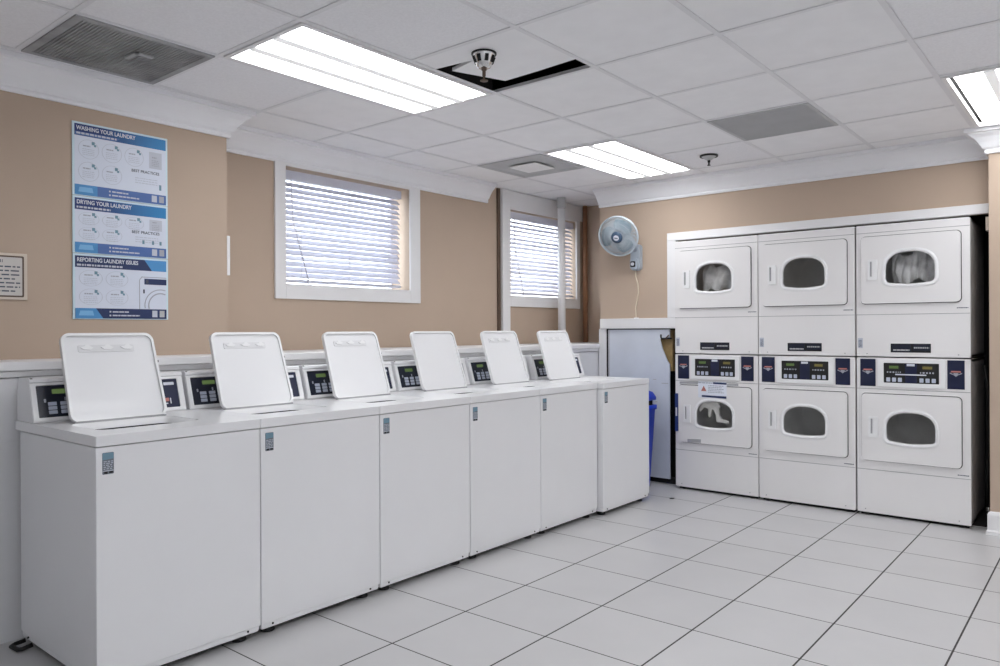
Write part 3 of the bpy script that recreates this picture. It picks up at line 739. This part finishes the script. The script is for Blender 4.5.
# hoses and a strap beside the right hand dryers
r = thing('dryer_hose', (-.690, 5.95, 0), 'black hose hanging in the dark gap between dryers and pier', 'hose')
mb = MB(); mb.tube([(0, 0, 1.05), (.018, .0, .9), (.022, -.01, .6), (.012, .0, .3), (.02, 0, .06)], .011, 8); mb.build('hose', M['black'], r)
mb = MB(); mb.lathe([(.016, .06), (.016, .10), (.012, .105)], 10, mtx=Matrix.Translation((.02, 0, 0))); mb.build('fitting', M['chrome'], r)

# ------------------------------------------------------------------ board in the low opening, its latch
r = thing('access_board', (-3.502, YB-.012, .045), 'pale blue access board with a broken upper corner covering low wall opening', 'access panel')
Wd, Hd = .594, 1.258
mb = MB(); P = [(0, 0), (Wd, 0), (Wd, .965), (Wd-.022, .995), (Wd-.065, 1.09), (Wd-.088, 1.17), (Wd-.085, 1.18), (Wd, 1.185), (Wd, Hd), (0, Hd)]
mb.prism(P, 0, .014, FY); mb.build('board', M['board'], r)
mb = MB(); mb.box(.006, .012, -.0155, -.014, .0, Hd); mb.box(Wd-.20, Wd-.197, -.0155, -.0139, .03, .62); mb.build('board_crease', M['grille'], r)
mb = MB()
for (u, v, l) in ((.44, .83, .03), (.46, .64, .02), (.40, .70, .012), (.52, .80, .06)): mb.box(u, u+l, -.0150, -.0139, v, v+.006)
mb.build('scuffs', M['grille'], r)
r = thing('door_latch', (-2.985, YB-.03, 1.225), 'black hooked latch at the torn corner of pale blue board', 'latch')
mb = MB(); mb.tube([(0, 0, .035), (.002, -.004, .012), (.012, -.004, .0), (.10, 0, .002)], .007, 8); mb.build('hook', M['black'], r)
mb = MB(); mb.tube([(.045, -.004, .004), (.062, -.006, .016), (.075, -.006, .030)], .005, 8); mb.build('pin', M['brown'], r)
b = MB(); b.box(-3.53, -2.80, YB+.005, YB+.085, 0, .044); b.box(-3.522, -3.504, YB-.02, YB+.08, 0, 1.312); b.box(-3.53, -2.80, YB-.022, YB+.08, 1.304, 1.3118); struct('trim_11', b, M['gap'])

# ------------------------------------------------------------------ blue bin
r = thing('waste_bin', (-3.120, 5.47, 0), 'blue plastic bin with a domed lid behind the last washer', 'bin')
def sq(h_, z, rr): return [(x, y, z) for x, y in rrect(-h_, h_, -h_, h_, rr, 4)]
mb = MB(); mb.loft([sq(.125, 0, .03), sq(.128, .01, .03), sq(.165, .64, .04), sq(.176, .645, .04), sq(.176, .68, .04), sq(.160, .682, .04), sq(.150, .50, .04)]); mb.build('bin_body', M['blue_plastic'], r)
mb = MB(); mb.loft([sq(.150, .675, .04), sq(.150, .725, .04)]); mb.build('lid_opening', M['gap'], r)
mb = MB(); mb.loft([sq(.172, .722, .04), sq(.172, .745, .04), sq(.155, .785, .05), sq(.10, .815, .05), sq(.04, .825, .03)]); mb.build('bin_lid', M['blue_plastic'], r)

# ------------------------------------------------------------------ wall fan
fw = Vector((-3.222, YB, 1.90))
r = thing('wall_fan', tuple(fw), 'grey wall mounted fan with round wire cage above the board', 'fan')
mb = MB(); f = lambda u, v, d: (u, -d, v)
mb.prism(rrect(-.040, .050, -.085, .14, .03, 5), 0, .05, f); mb.prism(rrect(-.030, .040, -.075, .02, .02, 4), .048, .075, f); mb.build('wall_bracket', M['fan_grey'], r)
mb = MB(); mb.prism(rrect(-.024, .022, -.058, -.008, .008, 3), .073, .080, f); kn = mb.build('speed_switch', M['black'], r)
mb = MB(); mb.lathe([(.014, .079), (.014, .090), (.010, .094)], 14, mtx=Matrix.Translation((-.001, 0, -.033)) @ Matrix.Rotation(PI/2, 4, 'X')); mb.build('switch_knob', M['white_print'], kn)
C = Vector((-.040, -.25, .196)); D = Vector((.15, -.90, -.38)).normalized()
mb = MB(); mb.tube([(0.005, -.03, .09), (-.01, -.08, .16), tuple(C - D*.12)], .028, 12); mb.build('fan_arm', M['fan_grey'], r)
q = Vector((0, 0, 1)).rotation_difference(D).to_matrix().to_4x4(); FM = Matrix.Translation(C) @ q
mb = MB(); mb.lathe([(.02, -.15), (.055, -.14), (.062, -.10), (.060, -.055), (.03, -.05)], 24, mtx=FM); mb.build('motor', M['fan_grey'], r)
RR = .170
def cage(mb, z, bulge, n, ring_r):
    mb.tube([FM @ Vector((RR*math.cos(2*PI*k/48), RR*math.sin(2*PI*k/48), z)) for k in range(48)], ring_r, 6, closed=True)
    for rad in (.055, .115):
        zz = z + bulge*(1-(rad/RR)**2)
        mb.tube([FM @ Vector((rad*math.cos(2*PI*k/36), rad*math.sin(2*PI*k/36), zz)) for k in range(36)], .0016, 5, closed=True)
    for k in range(n):
        a = 2*PI*k/n; pts = []
        for t in (.045, .08, .115, .145, RR): pts.append(FM @ Vector((t*math.cos(a+.6*(t/RR)), t*math.sin(a+.6*(t/RR)), z+bulge*(1-(t/RR)**2))))
        mb.tube(pts, .0022, 4)
mb = MB(); cage(mb, .010, .035, 84, .007); fg = mb.build('front_cage', M['fan_wire'], r)
mb = MB(); cage(mb, -.006, -.055, 96, .006); mb.build('rear_cage', M['fan_wire'], r)
mb = MB(); mb.lathe([(.048, .034), (.050, .046), (.044, .056), (.030, .060)], 24, mtx=FM); hb = mb.build('hub_cap', M['fan_hub'], fg)
mb = MB(); mb.lathe([(.024, .0585), (.024, .0625), (.020, .064)], 20, mtx=FM); bd = mb.build('hub_badge', M['white_print'], hb)
mb = MB(); mb.box(-.015, .015, -.004, .004, .0625, .0655, .001, 1, mtx=FM); mb.build('badge_mark', M['dark_print'], bd)
for k in range(3):
    mb = MB(); a0 = 2*PI*k/3+.9; top = []; bot = []
    for i in range(7):
        t = i/6; rad = .03+.12*t; wd = math.radians(24+26*math.sin(PI*min(1, t*.85+.12)))
        row = []
        for j in range(7):
            s_ = j/6*2-1; a = a0+.35*t+s_*wd; row.append(FM @ Vector((rad*math.cos(a), rad*math.sin(a), .006+.020*s_*(1-.3*t))))
        top.append(row)
    V = [[mb.bm.verts.new(p) for p in row] for row in top]; V2 = [[mb.bm.verts.new(p - D*.003) for p in row] for row in top]
    for i in range(6):
        for j in range(6):
            for VV in (V, V2):
                ff = mb.bm.faces.new((VV[i][j], VV[i+1][j], VV[i+1][j+1], VV[i][j+1])); ff.smooth = True
    rim = [(0, j) for j in range(7)] + [(i, 6) for i in range(1, 7)] + [(6, j) for j in range(5, -1, -1)] + [(i, 0) for i in range(5, 0, -1)]
    for k2 in range(len(rim)):
        a, c = rim[k2], rim[(k2+1) % len(rim)]
        mb.bm.faces.new((V[a[0]][a[1]], V[c[0]][c[1]], V2[c[0]][c[1]], V2[a[0]][a[1]]))
    mb.build('blade', M['fan_blade'], r)
mb = MB(); mb.tube([(.0, -.03, -.08), (.0, -.028, -.14), (.012, -.015, -.20), (.016, -.012, -.27), (.004, -.012, -.34), (-.012, -.012, -.41), (-.008, -.014, -.50)], .0055, 8); mb.build('power_cord', M['cord'], r)
mb = MB(); mb.box(-.022, .014, -.03, 0, -.525, -.493, .004, 2); mb.build('cord_plug', M['lid_enamel'], r)

# ------------------------------------------------------------------ pipes, blinds, thermostat
r = thing('standpipe', (-4.05, 5.842, 1.178), 'white vertical pipe standing on the ledge before the second window', 'pipe')
mb = MB(); mb.lathe([(.036, .0), (.036, 1.30)], 20); mb.build('pipe', M['white_trim'], r)
mb = MB(); mb.lathe([(.041, 1.275), (.041, 1.372)], 20); mb.build('collar', M['grille'], r)
mb = MB(); mb.tube([(-4.145, 6.395, 1.178), (-4.145, 6.395, 1.9), (-4.145, 6.395, 2.55)], .024, 12)
tag(mb.build('corner_pipe', M['copper']), 'rusty brown pipe running up the corner beside the second window', 'pipe')

def blind(w, y0, y1, label, zbot, tail, off=.075):
    r = thing('window_blind', (XR-off, y0, w[2]), label, 'window blind', 'white slatted blinds')
    L = y1-y0; top = w[3]-w[2]
    mb = MB(); mb.box(-.03, .03, 0, L, top-.072, top-.012, .003); mb.build('headrail', M['slat'], r)
    n = 17; z0_ = zbot+.05; z1_ = top-.10; mb = MB(); rng = random.Random(5)
    for k in range(n):
        z = z0_+(z1_-z0_)*k/(n-1); an = math.radians(tail+rng.uniform(-4, 4)); tl = rng.uniform(-.002, .002)
        mt = Matrix.Translation((0, L/2, z)) @ Matrix.Rotation(an, 4, 'Y') @ Matrix.Rotation(tl, 4, 'X')
        mb.box(-.0255, .0255, -L/2+.006, L/2-.006, -.0014, .0014, mtx=mt)
    mb.build('slats', M['slat'], r)
    mb = MB(); mb.box(-.026, .026, .004, L-.004, zbot, zbot+.02, .003, mtx=None); mb.build('bottom_rail', M['slat'], r)
    mb = MB()
    for y in (.16, L-.16, L*.53):
        for x in (-.026, .026): mb.tube([(x, y, zbot+.02), (x, y, top-.07)], .0012, 5)
    mb.build('ladder_cords', M['slat'], r)
    mb = MB(); mb.tube([(.038, .07, top-.08), (.04, .085, top*.55), (.042, .20, .06)], .0035, 6); mb.lathe([(.006, 0), (.008, .02), (.004, .05)], 8, mtx=Matrix.Translation((.042, .20, .02))); mb.build('tilt_wand', M['slat'], r)
    return r
blind(W1, W1[0]+.006, W1[1]-.035, 'white slatted blind in the nearer window, above the third washer', .030, 45)
blind(W2, W2[0]+.006, W2[1]-.008, 'white slatted blind in the far window, behind the white standpipe', .030, 37, .045)

r = thing('switch_box', (-3.918, 2.305, 1.735), 'small white box fixed on the wall corner right of the posters', 'switch box')
mb = MB(); mb.box(-.065, .0, .0, .028, -.110, .110, .004); mb.build('cover', M['cream'], r)
mb = MB(); mb.box(.0, .012, .004, .024, -.112, .112, .003); mb.build('edge_plate', M['white_trim'], r)

# ------------------------------------------------------------------ posters on the left wall
PY0, PW = 1.488, .471
def panel(mb, u0, u1, v0, v1, d): mb.prism([(u0, v0), (u1, v0), (u1, v1), (u0, v1)], d, d+.0007, FX); return mb
def poster(z0, z1, label, title, sub, style):
    H = z1-z0
    r = thing('instruction_sign', (XP, PY0, z0), label, 'poster', 'laundry instruction posters')
    mb = MB(); mb.box(0, .006, 0, PW, 0, H, .001, 1); mb.build('poster_border', M['poster_edge'], r)
    mb = MB(); panel(mb, .010, PW-.010, .004, H-.010, .006); mb.build('poster_face', M['poster'], r)
    hh = .056
    mb = MB()
    if style < 2: panel(mb, .010, PW-.010, H-.010-hh, H-.010, .0068); mb.build('header_band', M['header_grad'], r)
    else:
        panel(mb, .300, PW-.010, H-.010-hh, H-.010, .0066); mb.build('header_accent', M['sky_print'], r); mb = MB()
        mb.prism([(.010, H-.010-hh), (.385, H-.010-hh), (.345, H-.010), (.010, H-.010)], .0068, .0076, FX); mb.build('header_band', M['navy_print'], r)
    if style == 0:
        mb = MB(); mb.prism([(.012, H-.010-hh+.002), (.205, H-.010-hh+.002), (.225, H-.010-hh+.018), (.012, H-.010-hh+.018)], .0074, .0080, FX); mb.build('header_accent', M['blue_print'], r)
    mb = MB(); mb.text(title, .0275, FX, .0082, at=(.018, H-.038), sx=.82 if style < 2 else .80); mb.build('title_text', M['white_print'], r)
    random.seed(20+style); mb = MB(); dash_row(mb, .018, .018+sub, H-.010-hh+.007, .009, .0081, FX, .006, .02, .004); mb.build('subtitle_text', M['pale_print'], r)
    fh = .050
    mb = MB(); panel(mb, .010, PW-.010, .004, .004+fh, .0068); mb.build('footer_band', M['blue_print'] if style < 2 else M['navy_print'], r)
    mb = MB()
    if style < 2: panel(mb, .010, .115, .004, .004+fh, .0074)
    else: mb.prism([(.010, .004), (.140, .004), (.105, .004+fh), (.010, .004+fh)], .0074, .0081, FX)
    mb.build('footer_logo', M['sky_print'], r)
    mb = MB(); mb.prism([(.026, .018), (.096, .018), (.090, .042), (.032, .042)], .0083, .0090, FX); mb.build('logo_mark', M['light_blue_print'], r)
    mb = MB(); dash_row(mb, .185, .265, .034, .007, .0076, FX, .01, .03, .003); dash_row(mb, .185, .32, .016, .007, .0076, FX, .01, .03, .003)
    panel(mb, .170, .178, .034, .042, .0076); panel(mb, .170, .178, .015, .023, .0076); mb.build('footer_text', M['pale_print'], r)
    # instruction bubbles
    top = H-.010-hh; bot = .004+fh; bh = top-bot
    cols, rows = (4, 2) if style < 2 else (2, 2)
    cw = (PW-.03)/4 if style < 2 else .125
    for c in range(cols):
        for q in range(rows):
            if style < 2 and c >= 2 and q == 1: continue
            cx = .020+cw*(c+.5); cz = top - bh*(.26+.46*q)
            rx, rz = cw*.44, bh*.20
            bub = MB(); txt = MB()
            if style < 2 and c == 3:
                rx = cw*.30; bub.prism([(cx-rx, cz-rz*.9), (cx+rx, cz-rz*.9), (cx+rx, cz+rz*.9), (cx-rx, cz+rz*.9)], .0070, .0074, FX)
            else:
                ring = [(cx+rx*math.cos(2*PI*k/28), cz+rz*math.sin(2*PI*k/28)) for k in range(28)]
                bub.plate(ring, [[(cx+(u-cx)*.955, cz+(v-cz)*.955) for u, v in ring]], .0070, .0074, FX)
            bo = bub.build('instruction_bubble', M['pale_print'], r)
            for t in range(4): dash_row(txt, cx-rx*.6, cx+rx*.55, cz-.012-.009*t+.01, .0032, .0075, FX, .004, .012, .003)
            txt.build('bubble_text', M['pale_print'] if not (style < 2 and c == 3) else M['grey_print'], bo)
            hd = MB(); dash_row(hd, cx-rx*.55, cx+rx*.15, cz+.012, .006, .0075, FX, .006, .02, .002); hd.build('step_text', M['grey_print'], bo)
            ix, iz = cx+rx*.45, cz+rz*.62
            if c < 3:
                ico = MB(); ico.prism([(ix-.008, iz-.005), (ix+.003, iz-.005), (ix+.003, iz-.013), (ix+.013, iz-.013), (ix+.013, iz-.003), (ix+.006, iz-.003), (ix+.006, iz+.010), (ix-.008, iz+.010)], .0075, .0082, FX); ico.build('step_icon', M['teal_print'], bo)
    if style < 2:
        mb = MB(); mb.text('BEST PRACTICES', .0195, FX, .0076, at=(.281, bot+bh*.43), sx=1.0); mb.build('practices_text', M['dark_print'], r)
        mb = MB()
        for k in range(3): dash_row(mb, .30, .42, bot+bh*.30-.012*k, .004, .0072, FX, .006, .02, .004)
        mb.build('practices_lines', M['pale_print'], r)
        mb = MB()
        for u in ((.425,) if style == 0 else (.335, .385, .425)): panel(mb, u, u+.011, bot+bh*.10, bot+bh*.22, .0076)
        mb.build('practices_icons', M['teal_print'], r)
    mb = MB(); panel(mb, .385, .412, .013, .047, .0076); mb.build('footer_square', M['pale_print'], r)
    mb = MB(); panel(mb, .424, .450, .013, .047, .0076); mb.build('footer_square', M['grey_print'] if style < 2 else M['grille'], r)
    if style == 2:
        mb = MB(); t = .004
        mb.box(.0068, .0076, .318, .322, bot, bot+.150); mb.prism([(.318, bot+.150), (.322, bot+.150), (.336, bot+.168), (.332, bot+.170)], .0068, .0076, FX); mb.box(.0068, .0076, .334, PW-.010, bot+.164, bot+.168)
        cx, cz = .430, bot+.020
        for rad, tk in ((.085, .0045), (.066, .006)):
            A = [(cx+rad*math.cos(a), cz+rad*math.sin(a)) for a in [math.radians(66+ (208-66)*k/24) for k in range(25)]]
            A = [p for p in A if p[0] < PW-.011 and p[1] > bot]
            for k in range(len(A)-1):
                (u0, v0), (u1, v1) = A[k], A[k+1]
                g = 1-tk/rad
                mb.prism([(u0, v0), (u1, v1), (cx+(u1-cx)*g, cz+(v1-cz)*g), (cx+(u0-cx)*g, cz+(v0-cz)*g)], .0068, .0076, FX)
        mb.build('machine_drawing', M['grey_print'], r)
        mb = MB(); panel(mb, .345, PW-.010, bot+.128, bot+.158, .0072); mb.build('machine_panel', M['navy_print'], r)
        mb = MB(); panel(mb, .352, .366, bot+.132, bot+.154, .0079); panel(mb, .338, .346, bot+.082, bot+.102, .0079); mb.build('machine_marks', M['dark_print'], r)
    return r
poster(1.968, 2.326, 'topmost blue and white laundry instruction poster on the left wall', 'WASHING YOUR LAUNDRY', .19, 0)
poster(1.687, 1.966, 'middle blue and white laundry instruction poster of the three stacked', 'DRYING YOUR LAUNDRY', .16, 1)
poster(1.366, 1.685, 'lowest instruction poster with navy header and a machine drawing', 'REPORTING LAUNDRY ISSUES', .22, 2)

# framed plaque at the picture's left edge
r = thing('wall_plaque', (XP, .93, 1.452), 'small cream bordered notice plaque left of the posters', 'sign')
pw, ph = .362, .212
mb = MB(); mb.box(0, .008, 0, pw, 0, ph, .002); mb.build('plaque_border', M['cream'], r)
mb = MB(); mb.plate(rrect(.014, pw-.014, .012, ph-.012, .006, 3), [rrect(.021, pw-.021, .019, ph-.019, .004, 3)], .0078, .0092, FX); mb.build('plaque_line', M['brown'], r)
mb = MB(); panel(mb, .021, pw-.021, .019, ph-.019, .0078); mb.build('plaque_face', M['plaque'], r)
random.seed(31); mb = MB()
for k in range(7): dash_row(mb, .04, pw-.03-.02*(k in (3, 6)), .042+.0185*(6-k)-.006, .006, .0085, FX, .008, .035, .006)
dash_row(mb, .12, .262, .168, .014, .0085, FX, .012, .02, .005); mb.build('plaque_text', M['dark_print'], r)

# tiny dark scraps on the floor
for k, (x, y, s_) in enumerate(((-2.655, 5.30, .022), (-1.07, 2.05, .010))):
    mb = MB(); mb.prism([(-s_, -.4*s_), (.3*s_, -.6*s_), (s_, .1*s_), (.2*s_, .6*s_), (-.7*s_, .3*s_)], 0, .004, FZ)
    o = mb.build('floor_scrap', M['black']); o.location = (x, y, .0002); o.rotation_euler = (0, 0, .8)
    tag(o, ('small dark scrap on floor tile in front of the left dryer stack', 'tiny dark scrap on a floor tile near the front of the picture')[k], 'scrap')

# ------------------------------------------------------------------ world, camera, colour
w = bpy.data.worlds.new('World'); S.world = w; w.use_nodes = True
bg = w.node_tree.nodes['Background']; bg.inputs['Color'].default_value = (.93, .96, 1.0, 1); bg.inputs['Strength'].default_value = 3.0
cam = bpy.data.cameras.new('camera'); co = bpy.data.objects.new('camera', cam); COL.objects.link(co)
cam.sensor_width = 36; cam.lens = 36*.7505; cam.shift_y = -2.4/1000; cam.clip_start = .05; cam.clip_end = 100
co.matrix_world = Matrix.Translation((0, 0, 1.30)) @ Matrix.Rotation(math.radians(39.45), 4, 'Z') @ Matrix.Rotation(PI/2, 4, 'X') @ Matrix.Rotation(math.radians(-.28), 4, 'Z')
S.camera = co
S.view_settings.view_transform = 'Standard'; S.view_settings.look = 'None'; S.view_settings.exposure = 1.20; S.view_settings.gamma = 1.0; S.view_settings.use_curve_mapping = False
S.cycles.use_denoising = True; S.cycles.max_bounces = 8; S.cycles.diffuse_bounces = 5; S.cycles.transparent_max_bounces = 10
